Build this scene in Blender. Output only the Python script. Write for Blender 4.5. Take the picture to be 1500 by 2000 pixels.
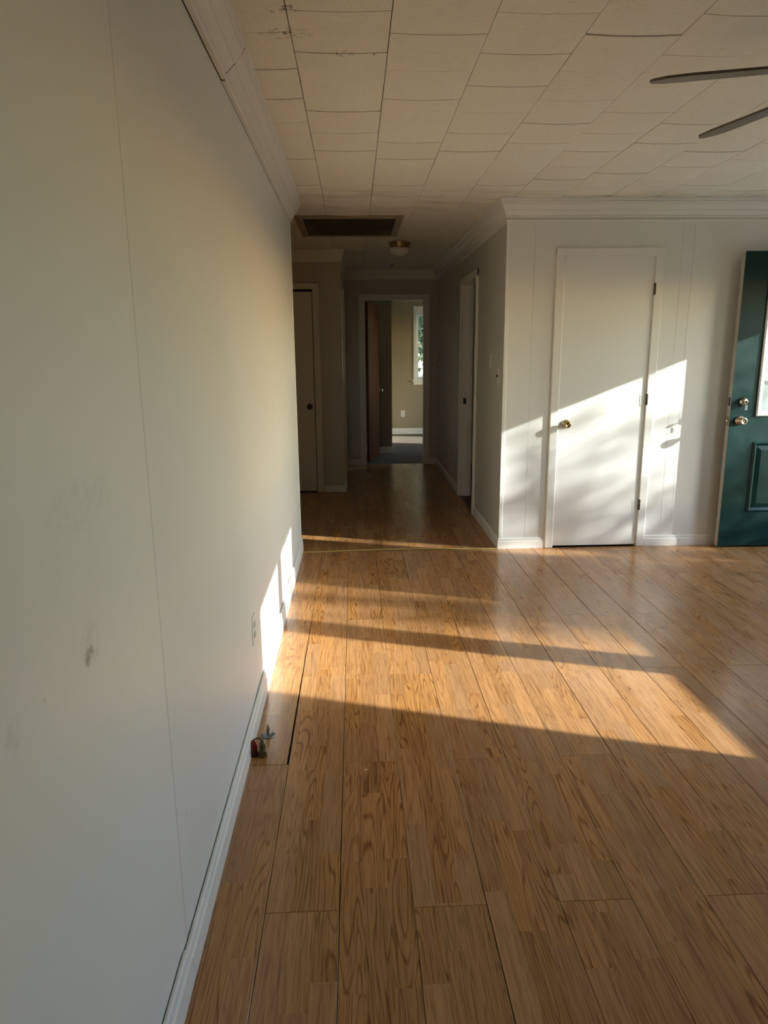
import bpy, math, random
from mathutils import Vector, Matrix

for o in list(bpy.data.objects):
    bpy.data.objects.remove(o, do_unlink=True)
scene = bpy.context.scene
COL = scene.collection
rng = random.Random(11)
PI = math.pi

# ------------------------------------------------------------------ camera
CAM_H, PITCH, YAW, ROLL, FPX = 1.4382, 0.2231, 0.0396, 0.0091, 1373.2
cam_data = bpy.data.cameras.new('camera')
cam_data.sensor_fit = 'VERTICAL'
cam_data.sensor_height = 36.0
cam_data.sensor_width = 27.0
cam_data.lens = 36.0 * FPX / 2000.0
cam_data.clip_start = 0.02
cam_data.clip_end = 200
cam = bpy.data.objects.new('camera', cam_data)
COL.objects.link(cam)
fw = Vector((math.sin(YAW) * math.cos(PITCH), math.cos(YAW) * math.cos(PITCH), -math.sin(PITCH)))
r0 = Vector((math.cos(YAW), -math.sin(YAW), 0))
d0 = fw.cross(r0)
r1 = math.cos(ROLL) * r0 + math.sin(ROLL) * d0
d1 = -math.sin(ROLL) * r0 + math.cos(ROLL) * d0
M = Matrix(((r1.x, -d1.x, -fw.x), (r1.y, -d1.y, -fw.y), (r1.z, -d1.z, -fw.z))).to_4x4()
M.translation = (0, 0, CAM_H)
cam.matrix_world = M
scene.camera = cam

# ------------------------------------------------------------------ light
SUN_DIR = Vector((1.0, -0.3425, 0.383)).normalized()      # towards the sun
sun_data = bpy.data.lights.new('sun', 'SUN')
sun_data.energy = 13.2
sun_data.angle = math.radians(0.55)
sun_data.color = (1.0, 0.98, 0.94)
sun = bpy.data.objects.new('sun', sun_data)
COL.objects.link(sun)
sun.location = SUN_DIR * 30
sun.rotation_euler = (-SUN_DIR).to_track_quat('-Z', 'Y').to_euler()

world = bpy.data.worlds.new('world')
scene.world = world
world.use_nodes = True
wn = world.node_tree
wn.nodes.clear()
sky = wn.nodes.new('ShaderNodeTexSky')
sky.sky_type = 'NISHITA'
sky.sun_disc = False
sky.sun_elevation = math.radians(20)
sky.sun_rotation = math.radians(108.9)
sky.air_density = 1.0
sky.dust_density = 0.4
bg = wn.nodes.new('ShaderNodeBackground')
bg.inputs['Strength'].default_value = 1.45
wo = wn.nodes.new('ShaderNodeOutputWorld')
wn.links.new(sky.outputs['Color'], bg.inputs['Color'])
wn.links.new(bg.outputs['Background'], wo.inputs['Surface'])

vs = scene.view_settings
vs.view_transform = 'Standard'
vs.look = 'None'
vs.exposure = 0.38
vs.gamma = 1.0
vs.use_curve_mapping = False
scene.cycles.max_bounces = 14
scene.cycles.diffuse_bounces = 9
scene.cycles.transparent_max_bounces = 16
scene.cycles.sample_clamp_indirect = 6.0
scene.cycles.caustics_reflective = False
scene.cycles.caustics_refractive = False

# ------------------------------------------------------------------ place
XL = -0.418          # left wall face
XR = 1.056           # hall right wall face
XW = 3.60            # outer wall inner face
WT = 0.14            # outer wall thickness
YC = 5.035           # closet wall face
YB = -2.70           # wall behind the camera
YLE = 5.075          # end of the left wall
YBLK = 7.35          # closet block in the hall
XBLK = -0.118
YE = 9.15            # hall end wall
YBED = 12.66         # bedroom far wall
H = 2.44


def portal(y0, y1, z0, z1, x=XW + 0.02):
    d = bpy.data.lights.new('window_portal', 'AREA')
    d.shape = 'RECTANGLE'
    d.size = z1 - z0
    d.size_y = y1 - y0
    d.cycles.is_portal = True
    o = bpy.data.objects.new('window_portal', d)
    COL.objects.link(o)
    o.location = (x, (y0 + y1) / 2, (z0 + z1) / 2)
    o.rotation_euler = (0, PI / 2, 0)


# ------------------------------------------------------------------ helpers
class MB:
    def __init__(s):
        s.v = []
        s.f = []
        s.sm = []

    def add(s, vs_, fs, smooth=False):
        b = len(s.v)
        s.v += [tuple(v) for v in vs_]
        s.f += [tuple(b + i for i in f) for f in fs]
        s.sm += [smooth] * len(fs)
        return s

    def box(s, a, b, bev=0.0):
        x0, y0, z0 = a
        x1, y1, z1 = b
        x0, x1 = min(x0, x1), max(x0, x1)
        y0, y1 = min(y0, y1), max(y0, y1)
        z0, z1 = min(z0, z1), max(z0, z1)
        if bev <= 0:
            vs_ = [(x0, y0, z0), (x1, y0, z0), (x1, y1, z0), (x0, y1, z0), (x0, y0, z1), (x1, y0, z1), (x1, y1, z1), (x0, y1, z1)]
            return s.add(vs_, [(0, 3, 2, 1), (4, 5, 6, 7), (0, 1, 5, 4), (1, 2, 6, 5), (2, 3, 7, 6), (3, 0, 4, 7)])
        B = min(bev, (x1 - x0) / 2.01, (y1 - y0) / 2.01, (z1 - z0) / 2.01)
        X = (x0, x1)
        Y = (y0, y1)
        Z = (z0, z1)
        vs_, idx = [], {}
        for i in (0, 1):
            for j in (0, 1):
                for k in (0, 1):
                    sx, sy, sz = (1, -1)[i] * B, (1, -1)[j] * B, (1, -1)[k] * B
                    idx[i, j, k, 'x'] = len(vs_); vs_.append((X[i], Y[j] + sy, Z[k] + sz))
                    idx[i, j, k, 'y'] = len(vs_); vs_.append((X[i] + sx, Y[j], Z[k] + sz))
                    idx[i, j, k, 'z'] = len(vs_); vs_.append((X[i] + sx, Y[j] + sy, Z[k]))
        fs = []
        q = ((0, 0), (1, 0), (1, 1), (0, 1))
        for i in (0, 1):
            fs.append([idx[i, a_, b_, 'x'] for a_, b_ in q])
            fs.append([idx[a_, i, b_, 'y'] for a_, b_ in q])
            fs.append([idx[a_, b_, i, 'z'] for a_, b_ in q])
        for a_ in (0, 1):
            for b_ in (0, 1):
                fs.append([idx[0, a_, b_, 'y'], idx[1, a_, b_, 'y'], idx[1, a_, b_, 'z'], idx[0, a_, b_, 'z']])
                fs.append([idx[a_, 0, b_, 'x'], idx[a_, 1, b_, 'x'], idx[a_, 1, b_, 'z'], idx[a_, 0, b_, 'z']])
                fs.append([idx[a_, b_, 0, 'x'], idx[a_, b_, 1, 'x'], idx[a_, b_, 1, 'y'], idx[a_, b_, 0, 'y']])
        for i in (0, 1):
            for j in (0, 1):
                for k in (0, 1):
                    fs.append([idx[i, j, k, c] for c in 'xyz'])
        # fix winding from the centre outwards
        c = Vector(((x0 + x1) / 2, (y0 + y1) / 2, (z0 + z1) / 2))
        out = []
        for f in fs:
            p = [Vector(vs_[t]) for t in f]
            n = (p[1] - p[0]).cross(p[2] - p[0])
            m = sum(p, Vector()) / len(p) - c
            out.append(tuple(f) if n.dot(m) >= 0 else tuple(reversed(f)))
        return s.add(vs_, out)

    def lathe(s, prof, o=(0, 0, 0), axis='z', n=24, smooth=True, tilt=None):
        """prof: (radius, height) along the axis; axis z, -y, +x, -x, -z"""
        vs_, fs = [], []
        for r, h in prof:
            for k in range(n):
                a = 2 * PI * k / n
                p = (r * math.cos(a), r * math.sin(a), h)
                if axis == '-y': p = (p[0], -p[2], p[1])
                elif axis == '-z': p = (p[0], -p[1], -p[2])
                elif axis == '-x': p = (-p[2], p[1], p[0])
                elif axis == '+x': p = (p[2], p[0], p[1])
                elif axis == '+y': p = (-p[0], p[2], p[1])
                p = Vector(p)
                if tilt: p = tilt @ p
                vs_.append(p + Vector(o))
        m = len(prof)
        for i in range(m - 1):
            for k in range(n):
                fs.append((i * n + k, i * n + (k + 1) % n, (i + 1) * n + (k + 1) % n, (i + 1) * n + k))
        if prof[0][0] > 1e-5: fs.append(tuple(reversed(range(n))))
        if prof[-1][0] > 1e-5: fs.append(tuple((m - 1) * n + k for k in range(n)))
        return s.add(vs_, fs, smooth)

    def sweep(s, path, prof, side=1, jit0=None, jit1=None):
        """prof: closed polygon of (out, z); out is to the left of travel (side=1) or to the right (-1)"""
        P = [Vector(p) for p in path]
        D = [(P[i + 1] - P[i]).normalized() for i in range(len(P) - 1)]
        N = [Vector((-d.y, d.x)) * side for d in D]
        vs_, fs = [], []
        m = len(prof)
        for i, p in enumerate(P):
            if i == 0: n = N[0]
            elif i == len(P) - 1: n = N[-1]
            else: n = (N[i - 1] + N[i]) / (1 + N[i - 1].dot(N[i]))
            for j, (o, z) in enumerate(prof):
                q = p + n * o
                if i == 0 and jit0: q = q + D[0] * jit0[j]
                if i == len(P) - 1 and jit1: q = q + D[-1] * jit1[j]
                vs_.append((q.x, q.y, z))
        for i in range(len(P) - 1):
            for j in range(m):
                k = (j + 1) % m
                fs.append((i * m + j, i * m + k, (i + 1) * m + k, (i + 1) * m + j))
        fs.append(tuple(reversed(range(m))))
        fs.append(tuple((len(P) - 1) * m + j for j in range(m)))
        return s.add(vs_, fs)

    def tube(s, pts, rads, n=8, smooth=True):
        vs_, fs = [], []
        P = [Vector(p) for p in pts]
        if not isinstance(rads, (list, tuple)): rads = [rads] * len(P)
        for i, p in enumerate(P):
            d = (P[min(i + 1, len(P) - 1)] - P[max(i - 1, 0)]).normalized()
            u = d.cross(Vector((0.3, 0.2, 0.93) if abs(d.z) < .9 else (1, 0, 0))).normalized()
            w = d.cross(u)
            for k in range(n):
                a = 2 * PI * k / n
                vs_.append(p + (u * math.cos(a) + w * math.sin(a)) * rads[i])
        for i in range(len(P) - 1):
            for k in range(n):
                fs.append((i * n + k, i * n + (k + 1) % n, (i + 1) * n + (k + 1) % n, (i + 1) * n + k))
        fs.append(tuple(reversed(range(n))))
        fs.append(tuple((len(P) - 1) * n + k for k in range(n)))
        return s.add(vs_, fs, smooth)

    def mesh(s, name, mat):
        me = bpy.data.meshes.new(name)
        me.from_pydata(s.v, [], s.f)
        me.polygons.foreach_set('use_smooth', s.sm)
        me.materials.append(mat)
        import bmesh
        bm = bmesh.new(); bm.from_mesh(me)
        bmesh.ops.recalc_face_normals(bm, faces=bm.faces)
        bm.to_mesh(me); bm.free()
        me.update()
        return me

    def build(s, name, mat, parent=None, loc=None):
        o = bpy.data.objects.new(name, s.mesh(name, mat))
        COL.objects.link(o)
        if loc is not None: o.location = loc
        if parent is not None:
            o.parent = parent
            if loc is None:
                o.location = -Vector(parent.location) if parent.parent is None else -(Vector(parent.location) + Vector(parent.parent.location))
        return o


def tag(o, label=None, cat=None, group=None, kind=None):
    if label: o['label'] = label
    if cat: o['category'] = cat
    if group: o['group'] = group
    if kind: o['kind'] = kind
    return o


def empty(name, loc, label, cat, kind=None, group=None):
    o = bpy.data.objects.new(name, None)
    o.empty_display_size = 0.1
    COL.objects.link(o)
    o.location = loc
    return tag(o, label, cat, group, kind)


def S(c):  # sRGB 0-255 -> linear
    return tuple(((v / 255) / 12.92 if v / 255 <= 0.04045 else (((v / 255) + 0.055) / 1.055) ** 2.4) for v in c)


# ------------------------------------------------------------------ materials
class NT:
    def __init__(s, name):
        s.m = bpy.data.materials.new(name)
        s.m.use_nodes = True
        s.t = s.m.node_tree
        s.t.nodes.clear()
        s.out = s.n('ShaderNodeOutputMaterial')

    def n(s, typ, **kw):
        nd = s.t.nodes.new(typ)
        for k, v in kw.items():
            if k in nd.inputs: nd.inputs[k].default_value = v
            else: setattr(nd, k, v)
        return nd

    def l(s, a, b):
        s.t.links.new(a, b)

    def math(s, op, a, b=None, c=None):
        nd = s.n('ShaderNodeMath')
        nd.operation = op
        for i, v in enumerate((a, b, c)):
            if v is None: continue
            if hasattr(v, 'is_output'): s.l(v, nd.inputs[i])
            else: nd.inputs[i].default_value = v
        return nd.outputs[0]

    def noise(s, vec, scale, detail=3.0, rough=0.5, dist=0.0):
        nd = s.n('ShaderNodeTexNoise')
        nd.inputs['Scale'].default_value = scale
        nd.inputs['Detail'].default_value = detail
        nd.inputs['Roughness'].default_value = rough
        nd.inputs['Distortion'].default_value = dist
        if vec is not None: s.l(vec, nd.inputs['Vector'])
        return nd.outputs['Fac']

    def xyz(s, x, y, z):
        nd = s.n('ShaderNodeCombineXYZ')
        for i, v in enumerate((x, y, z)):
            if hasattr(v, 'is_output'): s.l(v, nd.inputs[i])
            else: nd.inputs[i].default_value = v
        return nd.outputs[0]

    def smap(s, v, a, b, c=0.0, d=1.0):
        nd = s.n('ShaderNodeMapRange')
        nd.interpolation_type = 'SMOOTHSTEP'
        s.l(v, nd.inputs['Value'])
        for k, q in (('From Min', a), ('From Max', b), ('To Min', c), ('To Max', d)): nd.inputs[k].default_value = q
        return nd.outputs['Result']

    def mix(s, f, a, b, mode='MIX'):
        nd = s.n('ShaderNodeMix')
        nd.data_type = 'RGBA'
        nd.blend_type = mode
        for k, v in ((0, f), (6, a), (7, b)):
            if hasattr(v, 'is_output'): s.l(v, nd.inputs[k])
            else: nd.inputs[k].default_value = (v + (1,)) if isinstance(v, tuple) else v
        return nd.outputs[2]

    def pos(s):
        return s.n('ShaderNodeNewGeometry').outputs['Position']

    def obj(s):
        return s.n('ShaderNodeTexCoord').outputs['Object']

    def bsdf(s, col, rough=0.5, metal=0.0, bump=None, bstr=0.2, bdist=0.01, spec=0.5, coat=0.0):
        b = s.n('ShaderNodeBsdfPrincipled')
        if hasattr(col, 'is_output'): s.l(col, b.inputs['Base Color'])
        else: b.inputs['Base Color'].default_value = tuple(col) + (1,)
        if hasattr(rough, 'is_output'): s.l(rough, b.inputs['Roughness'])
        else: b.inputs['Roughness'].default_value = rough
        b.inputs['Metallic'].default_value = metal
        b.inputs['Specular IOR Level'].default_value = spec
        b.inputs['Coat Weight'].default_value = coat
        if bump is not None:
            bn = s.n('ShaderNodeBump')
            bn.inputs['Strength'].default_value = bstr
            bn.inputs['Distance'].default_value = bdist
            s.l(bump, bn.inputs['Height'])
            s.l(bn.outputs['Normal'], b.inputs['Normal'])
        s.l(b.outputs[0], s.out.inputs['Surface'])
        return s.m


def plain(name, col, rough=0.5, metal=0.0, var=0.06, scale=6.0, spec=0.5):
    t = NT(name)
    n = t.noise(t.pos(), scale, 4)
    c = t.mix(n, tuple(v * (1 - var) for v in col), tuple(min(1, v * (1 + var)) for v in col))
    return t.bsdf(c, rough, metal, spec=spec)


def paint(name, col, rough=0.42, marks=True, spots=()):
    """painted wood panelling: brush streaks, faint grime, pin-sized nail heads, named smudges"""
    t = NT(name)
    p = t.pos()
    big = t.noise(p, 1.3, 4, 0.6)
    c = t.mix(big, tuple(v * 0.965 for v in col), tuple(min(1, v * 1.03) for v in col))
    sep = t.n('ShaderNodeSeparateXYZ'); t.l(p, sep.inputs[0])
    st = t.xyz(t.math('MULTIPLY', sep.outputs[0], 60), t.math('MULTIPLY', sep.outputs[1], 60), t.math('MULTIPLY', sep.outputs[2], 1.2))
    streak = t.noise(st, 1.0, 2)
    if marks:
        vo = t.n('ShaderNodeTexVoronoi'); vo.voronoi_dimensions = '2D'; vo.inputs['Scale'].default_value = 3.4
        t.l(t.xyz(t.math('ADD', sep.outputs[0], sep.outputs[1]), t.math('MULTIPLY', sep.outputs[2], .75), 0.0), vo.inputs['Vector'])
        dot = t.smap(vo.outputs['Distance'], 0.008, 0.014, 1, 0)
        c = t.mix(t.math('MULTIPLY', dot, t.smap(vo.outputs['Color'], 0.35, 0.9, 0.0, 0.55)), c, (0.16, 0.13, 0.10))
        g = t.noise(p, 5.0, 6, 0.65)
        c = t.mix(t.math('MULTIPLY', t.smap(g, 0.62, 0.78), 0.10), c, (0.42, 0.37, 0.29))
    for (x, y, z, sy, sz, amt) in spots:
        dy = t.math('DIVIDE', t.math('SUBTRACT', sep.outputs[1], y), sy)
        dz = t.math('DIVIDE', t.math('SUBTRACT', sep.outputs[2], z), sz)
        d = t.math('ADD', t.math('MULTIPLY', dy, dy), t.math('MULTIPLY', dz, dz))
        nn = t.noise(p, 38, 4, 0.7)
        mk = t.math('MULTIPLY', t.smap(d, 0.1, 1.0, 1, 0), t.smap(nn, 0.38, 0.62))
        c = t.mix(t.math('MULTIPLY', mk, amt), c, (0.07, 0.065, 0.06))
    h = t.math('ADD', t.math('MULTIPLY', streak, 0.5), t.math('MULTIPLY', t.noise(p, 40, 3), 0.6))
    return t.bsdf(c, rough, bump=h, bstr=0.10, bdist=0.004)


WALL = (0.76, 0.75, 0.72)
M_wall = paint('painted_panelling', WALL, spots=(
    (0, 1.03, 0.985, 0.022, 0.022, 0.7), (0, 1.04, 1.0, 0.05, 0.045, 0.16), (0, 1.06, 1.22, 0.16, 0.05, 0.08), (0, 0.78, 0.99, 0.03, 0.03, 0.12)))
M_hallwall = paint('shaded_hall_paint', (0.56, 0.54, 0.50))  # off-white darkened so the hall's shade sits in the colour
M_trim = paint('trim_paint', (0.80, 0.785, 0.745), 0.38, marks=False)
M_door = paint('white_door_paint', (0.80, 0.795, 0.765), 0.36, marks=False)
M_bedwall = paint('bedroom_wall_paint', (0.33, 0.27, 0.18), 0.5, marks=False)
M_backing = plain('wall_backing', (0.10, 0.09, 0.075), 0.9)
M_subfloor = plain('subfloor_dark', (0.02, 0.015, 0.011), 0.9)
M_brass = plain('aged_brass', (0.36, 0.265, 0.13), 0.28, 1.0, 0.2, 40)
M_nickel = plain('satin_nickel', (0.55, 0.46, 0.35), 0.3, 1.0, 0.12, 40)
M_bronze = plain('dark_bronze_metal', (0.09, 0.07, 0.05), 0.4, 0.8, 0.2, 30)
M_steel = plain('dull_steel', (0.25, 0.26, 0.28), 0.38, 0.9, 0.2, 60)
M_red = plain('red_plastic', (0.23, 0.012, 0.018), 0.35, 0, 0.2, 50)
M_plastic = plain('white_plastic', (0.72, 0.70, 0.66), 0.35)
M_ivory = plain('ivory_plastic', (0.66, 0.60, 0.48), 0.4)
M_slot = plain('dark_slot', (0.01, 0.01, 0.01), 0.6)
M_gap = plain('painted_gap_shade', (0.03, 0.025, 0.02), 0.9)  # near-black that paints the shade inside gaps and cracks
M_gold = plain('gold_strip', (0.62, 0.46, 0.15), 0.35, 0.4, 0.15, 30)
M_fan = plain('taupe_fan_blade', (0.15, 0.115, 0.085), 0.5, 0, 0.1, 20)
M_fanmetal = plain('fan_housing_metal', (0.32, 0.24, 0.12), 0.3, 0.9)
M_vent = plain('beige_vent_paint', (0.30, 0.24, 0.16), 0.5)
M_ventslat = plain('brown_vent_slat', (0.30, 0.24, 0.15), 0.55)
M_ventdark = plain('vent_filter', (0.05, 0.042, 0.03), 0.9)
M_latchedge = plain('worn_cream_edge', (0.42, 0.40, 0.35), 0.5, 0, 0.15, 30)
M_crumb = plain('pale_crumb', (0.65, 0.5, 0.3), 0.8)
M_winwhite = plain('window_vinyl', (0.74, 0.74, 0.72), 0.4)
M_concrete = plain('porch_concrete', (0.50, 0.48, 0.45), 0.9, 0, 0.2, 8)
M_bark = plain('bark', (0.13, 0.09, 0.06), 0.95, 0, 0.35, 12)
M_siding = plain('siding_paint', (0.55, 0.54, 0.50), 0.7)


def glass_mat():
    t = NT('window_glass')
    tr = t.n('ShaderNodeBsdfTransparent'); tr.inputs['Color'].default_value = (0.93, 0.96, 0.955, 1)
    gl = t.n('ShaderNodeBsdfGlossy'); gl.inputs['Roughness'].default_value = 0.02
    lw = t.n('ShaderNodeLayerWeight'); lw.inputs['Blend'].default_value = 0.5
    fz = t.math('ADD', 0.035, t.math('MULTIPLY', t.math('POWER', lw.outputs['Facing'], 5.0), 0.85))
    mx = t.n('ShaderNodeMixShader')
    t.l(fz, mx.inputs[0]); t.l(tr.outputs[0], mx.inputs[1]); t.l(gl.outputs[0], mx.inputs[2])
    t.l(mx.outputs[0], t.out.inputs['Surface'])
    return t.m


M_glass = glass_mat()


def milk_mat():
    t = NT('milk_glass')
    return t.bsdf((0.72, 0.70, 0.67), 0.18)


M_milk = milk_mat()


def laminate():
    t = NT('oak_laminate')
    o = t.obj()
    sep = t.n('ShaderNodeSeparateXYZ'); t.l(o, sep.inputs[0])
    x, y = sep.outputs[0], sep.outputs[1]
    rnd = t.n('ShaderNodeObjectInfo').outputs['Random']
    r100 = t.math('MULTIPLY', rnd, 913.7)
    s = t.math('FLOOR', t.math('DIVIDE', x, 0.0654))
    w1 = t.n('ShaderNodeTexWhiteNoise'); w1.noise_dimensions = '2D'
    t.l(t.xyz(t.math('ADD', s, 0.5), r100, 0.0), w1.inputs['Vector'])
    off = w1.outputs['Value']
    yy = t.math('ADD', y, t.math('MULTIPLY', off, 3.0))
    blk = t.math('FLOOR', t.math('DIVIDE', yy, 0.43))
    w2 = t.n('ShaderNodeTexWhiteNoise'); w2.noise_dimensions = '3D'
    t.l(t.xyz(t.math('ADD', s, 0.5), r100, t.math('ADD', blk, 0.5)), w2.inputs['Vector'])
    rb = w2.outputs['Value']
    rb10 = t.math('MULTIPLY', rb, 61.3)
    # cathedral figure: contour lines of a stretched noise field
    v = t.xyz(t.math('ADD', t.math('MULTIPLY', x, 15), rb10), t.math('MULTIPLY', y, 1.0), t.math('ADD', rb10, r100))
    n1 = t.noise(v, 1.0, 1.2, 0.4, 0.15)
    ring = t.math('FRACT', t.math('MULTIPLY', n1, 20))
    ring = t.math('ABSOLUTE', t.math('SUBTRACT', ring, 0.5))
    ringm = t.smap(ring, 0.02, 0.20, 1, 0)
    # straight fibres
    v2 = t.xyz(t.math('ADD', t.math('MULTIPLY', x, 330), rb10), t.math('MULTIPLY', y, 7), rb10)
    fib = t.noise(v2, 1.0, 3, 0.6)
    v3 = t.xyz(t.math('ADD', t.math('MULTIPLY', x, 95), rb10), t.math('MULTIPLY', y, 2.2), rb10)
    fib2 = t.noise(v3, 1.0, 2, 0.5)
    light = (0.46, 0.228, 0.083)
    dark = (0.185, 0.070, 0.020)
    f = t.math('ADD', t.math('MULTIPLY', ringm, t.smap(w2.outputs['Color'], 0.35, 0.75, 0.12, 0.62)), t.math('ADD', t.math('MULTIPLY', t.smap(fib, 0.47, 0.62), 0.50), t.math('MULTIPLY', t.smap(fib2, 0.45, 0.7), 0.22)))
    c = t.mix(f, light, dark)
    tone = t.smap(rb, 0.0, 1.0, 0.88, 1.08)
    hsv = t.n('ShaderNodeHueSaturation')
    t.l(c, hsv.inputs['Color']); t.l(tone, hsv.inputs['Value'])
    t.l(t.smap(w2.outputs['Color'], 0, 1, 0.93, 1.03), hsv.inputs['Saturation'])
    dirt = t.noise(t.pos(), 2.2, 5, 0.6)
    rough = t.smap(dirt, 0.25, 0.8, 0.17, 0.27)
    return t.bsdf(hsv.outputs[0], rough, bump=t.math('ADD', fib, t.math('MULTIPLY', ringm, -0.4)), bstr=0.06, bdist=0.002, spec=0.5)


M_floor = laminate()


def tile_mat():
    t = NT('fibre_ceiling_tile')
    p = t.pos()
    sep = t.n('ShaderNodeSeparateXYZ'); t.l(p, sep.inputs[0])
    v = t.xyz(t.math('MULTIPLY', sep.outputs[0], 0.55), sep.outputs[1], sep.outputs[2])
    fine = t.noise(v, 75, 4, 0.65, 0.6)
    big = t.noise(p, 1.1, 4, 0.6)
    rnd = t.n('ShaderNodeObjectInfo').outputs['Random']
    c = t.mix(big, (0.80, 0.775, 0.70), (0.86, 0.835, 0.76))
    c = t.mix(t.math('MULTIPLY', t.smap(fine, 0.52, 0.78), 0.28), c, (0.36, 0.30, 0.21))
    c = t.mix(t.math('MULTIPLY', rnd, 0.10), c, (0.72, 0.58, 0.46))
    # water stains by the left wall
    for (sx, sy, w, amt) in ((-0.20, 2.55, 0.10, 0.85), (-0.02, 2.69, 0.06, 0.7), (0.09, 2.70, 0.022, 0.9), (-0.19, 2.38, 0.07, 0.8)):
        dx = t.math('DIVIDE', t.math('SUBTRACT', sep.outputs[0], sx), w)
        dy = t.math('DIVIDE', t.math('SUBTRACT', sep.outputs[1], sy), w * .55)
        d = t.math('ADD', t.math('MULTIPLY', dx, dx), t.math('MULTIPLY', dy, dy))
        mk = t.math('MULTIPLY', t.smap(d, 0.0, 1.0, 1, 0), t.smap(t.noise(p, 55, 4, 0.7), 0.5, 0.62))
        c = t.mix(t.math('MULTIPLY', mk, amt), c, (0.05, 0.035, 0.02))
    # grey scuff by the hall mouth
    vy = t.xyz(t.math('MULTIPLY', sep.outputs[0], 2.2), t.math('MULTIPLY', sep.outputs[1], 7), 0.0)
    band = t.math('MULTIPLY', t.smap(sep.outputs[1], 4.6, 5.0), t.smap(sep.outputs[1], 5.25, 5.6, 1, 0))
    mk = t.math('MULTIPLY', band, t.smap(t.noise(vy, 1.0, 3, 0.5), 0.5, 0.56))
    c = t.mix(t.math('MULTIPLY', mk, 0.22), c, (0.25, 0.23, 0.21))
    return t.bsdf(c, 0.85, bump=fine, bstr=0.30, bdist=0.004, spec=0.2)


M_tile = tile_mat()


def green_mat():
    t = NT('dark_green_door_paint')
    p = t.pos()
    n = t.noise(p, 7, 5, 0.65)
    c = t.mix(n, (0.0010, 0.0185, 0.0170), (0.0022, 0.030, 0.026))
    sp = t.noise(p, 46, 3, 0.6)
    c = t.mix(t.math('MULTIPLY', t.smap(sp, 0.70, 0.80), 0.35), c, (0.22, 0.30, 0.28))
    return t.bsdf(c, t.smap(n, 0.2, 0.8, 0.32, 0.48), bump=n, bstr=0.05, bdist=0.003, spec=0.28)


M_green = green_mat()


def brown_wood():
    t = NT('stained_wood_door')
    p = t.pos()
    sep = t.n('ShaderNodeSeparateXYZ'); t.l(p, sep.inputs[0])
    v = t.xyz(t.math('MULTIPLY', sep.outputs[0], 30), t.math('MULTIPLY', sep.outputs[1], 12), t.math('MULTIPLY', sep.outputs[2], 1.2))
    n = t.noise(v, 1.0, 4, 0.6, 0.4)
    c = t.mix(n, (0.075, 0.022, 0.006), (0.17, 0.058, 0.014))
    return t.bsdf(c, 0.75, spec=0.08)


M_brown = brown_wood()


def carpet():
    t = NT('dark_carpet')
    n = t.noise(t.pos(), 260, 4, 0.7)
    c = t.mix(n, (0.10, 0.083, 0.066), (0.24, 0.20, 0.16))
    return t.bsdf(c, 0.95, bump=n, bstr=0.6, bdist=0.01, spec=0.1)


M_carpet = carpet()


def leaf_mat():
    t = NT('leaf_green')
    n = t.noise(t.pos(), 3, 2)
    c = t.mix(n, (0.075, 0.11, 0.055), (0.17, 0.205, 0.12))
    d = t.n('ShaderNodeBsdfDiffuse'); t.l(c, d.inputs['Color'])
    tr = t.n('ShaderNodeBsdfTranslucent'); t.l(c, tr.inputs['Color'])
    mx = t.n('ShaderNodeMixShader'); mx.inputs[0].default_value = 0.4
    t.l(d.outputs[0], mx.inputs[1]); t.l(tr.outputs[0], mx.inputs[2]); t.l(mx.outputs[0], t.out.inputs['Surface'])
    return t.m


M_leaf = leaf_mat()


def grass_mat():
    t = NT('pale_bounce_lawn')
    n = t.noise(t.pos(), 18, 6, 0.7)
    c = t.mix(n, (0.27, 0.25, 0.17), (0.40, 0.37, 0.27))  # grass colour lightened so the ground bounces sun up to the ceiling
    return t.bsdf(c, 0.95, spec=0.1)


M_grass = grass_mat()

# ================================================================== STRUCTURE
# ---- floors
PW = 0.1963
PX0 = -0.2603
PLEN = 1.387
floor = MB().box((-2.42, YB, -0.10), (XW, YE + 0.06, -0.009)).build('floor', M_subfloor)
tag(floor, 'glossy oak laminate floor of long three-strip planks', 'floor', kind='structure')
plank_cache = {}


def plank(x0, x1, y0, y1, parent, rotz=0.0, dz=0.0, gl=0.0007, gr=0.0007, ox=None, oy=None):
    """one laminate board; its own origin keeps the printed strips aligned"""
    ox = x0 if ox is None else ox
    oy = y0 if oy is None else oy
    key = tuple(round(v, 4) for v in (x0 - ox + gl, x1 - ox - gr, y0 - oy, y1 - oy))
    me = plank_cache.get(key)
    if me is None:
        me = MB().box((x0 - ox + gl, y0 - oy + 0.0004, -0.008), (x1 - ox - gr, y1 - oy - 0.0004, 0.0), 0.0008).mesh('plank', M_floor)
        plank_cache[key] = me
    o = bpy.data.objects.new('plank', me)
    COL.objects.link(o)
    o.location = (ox, oy, dz)
    o.rotation_euler = (0, 0, rotz)
    o.parent = parent
    return o


GAPS = [0.0007, 0.0011, 0.0018]
XMIN = -0.4125
for c in range(-1, 20):
    x0, x1 = PX0 + c * PW, PX0 + (c + 1) * PW
    cx0, cx1 = max(x0, XMIN), min(x1, XW - 0.002)
    if cx1 - cx0 < 0.01: continue
    ph = 1.585 if c % 2 == 0 else 0.885
    k = math.floor((YB - ph) / PLEN)
    y = ph + k * PLEN
    while y < YC - 0.01:
        a, b = max(y, YB + 0.002), min(y + PLEN, YC - 0.006)
        if b - a > 0.02:
            g = rng.choice(GAPS)
            if c == -1 and abs(y - 2.272) < 0.01:
                # the lifted board by the gas pipe, its near end pulled away from its neighbour
                o = plank(cx0, cx1 - 0.007, a, b, floor, rotz=-0.0045, dz=0.0012, ox=x0, oy=y)
            else:
                plank(cx0, cx1, a, b, floor, gl=0.0007, gr=g, ox=x0, oy=y)
        y += PLEN
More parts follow.
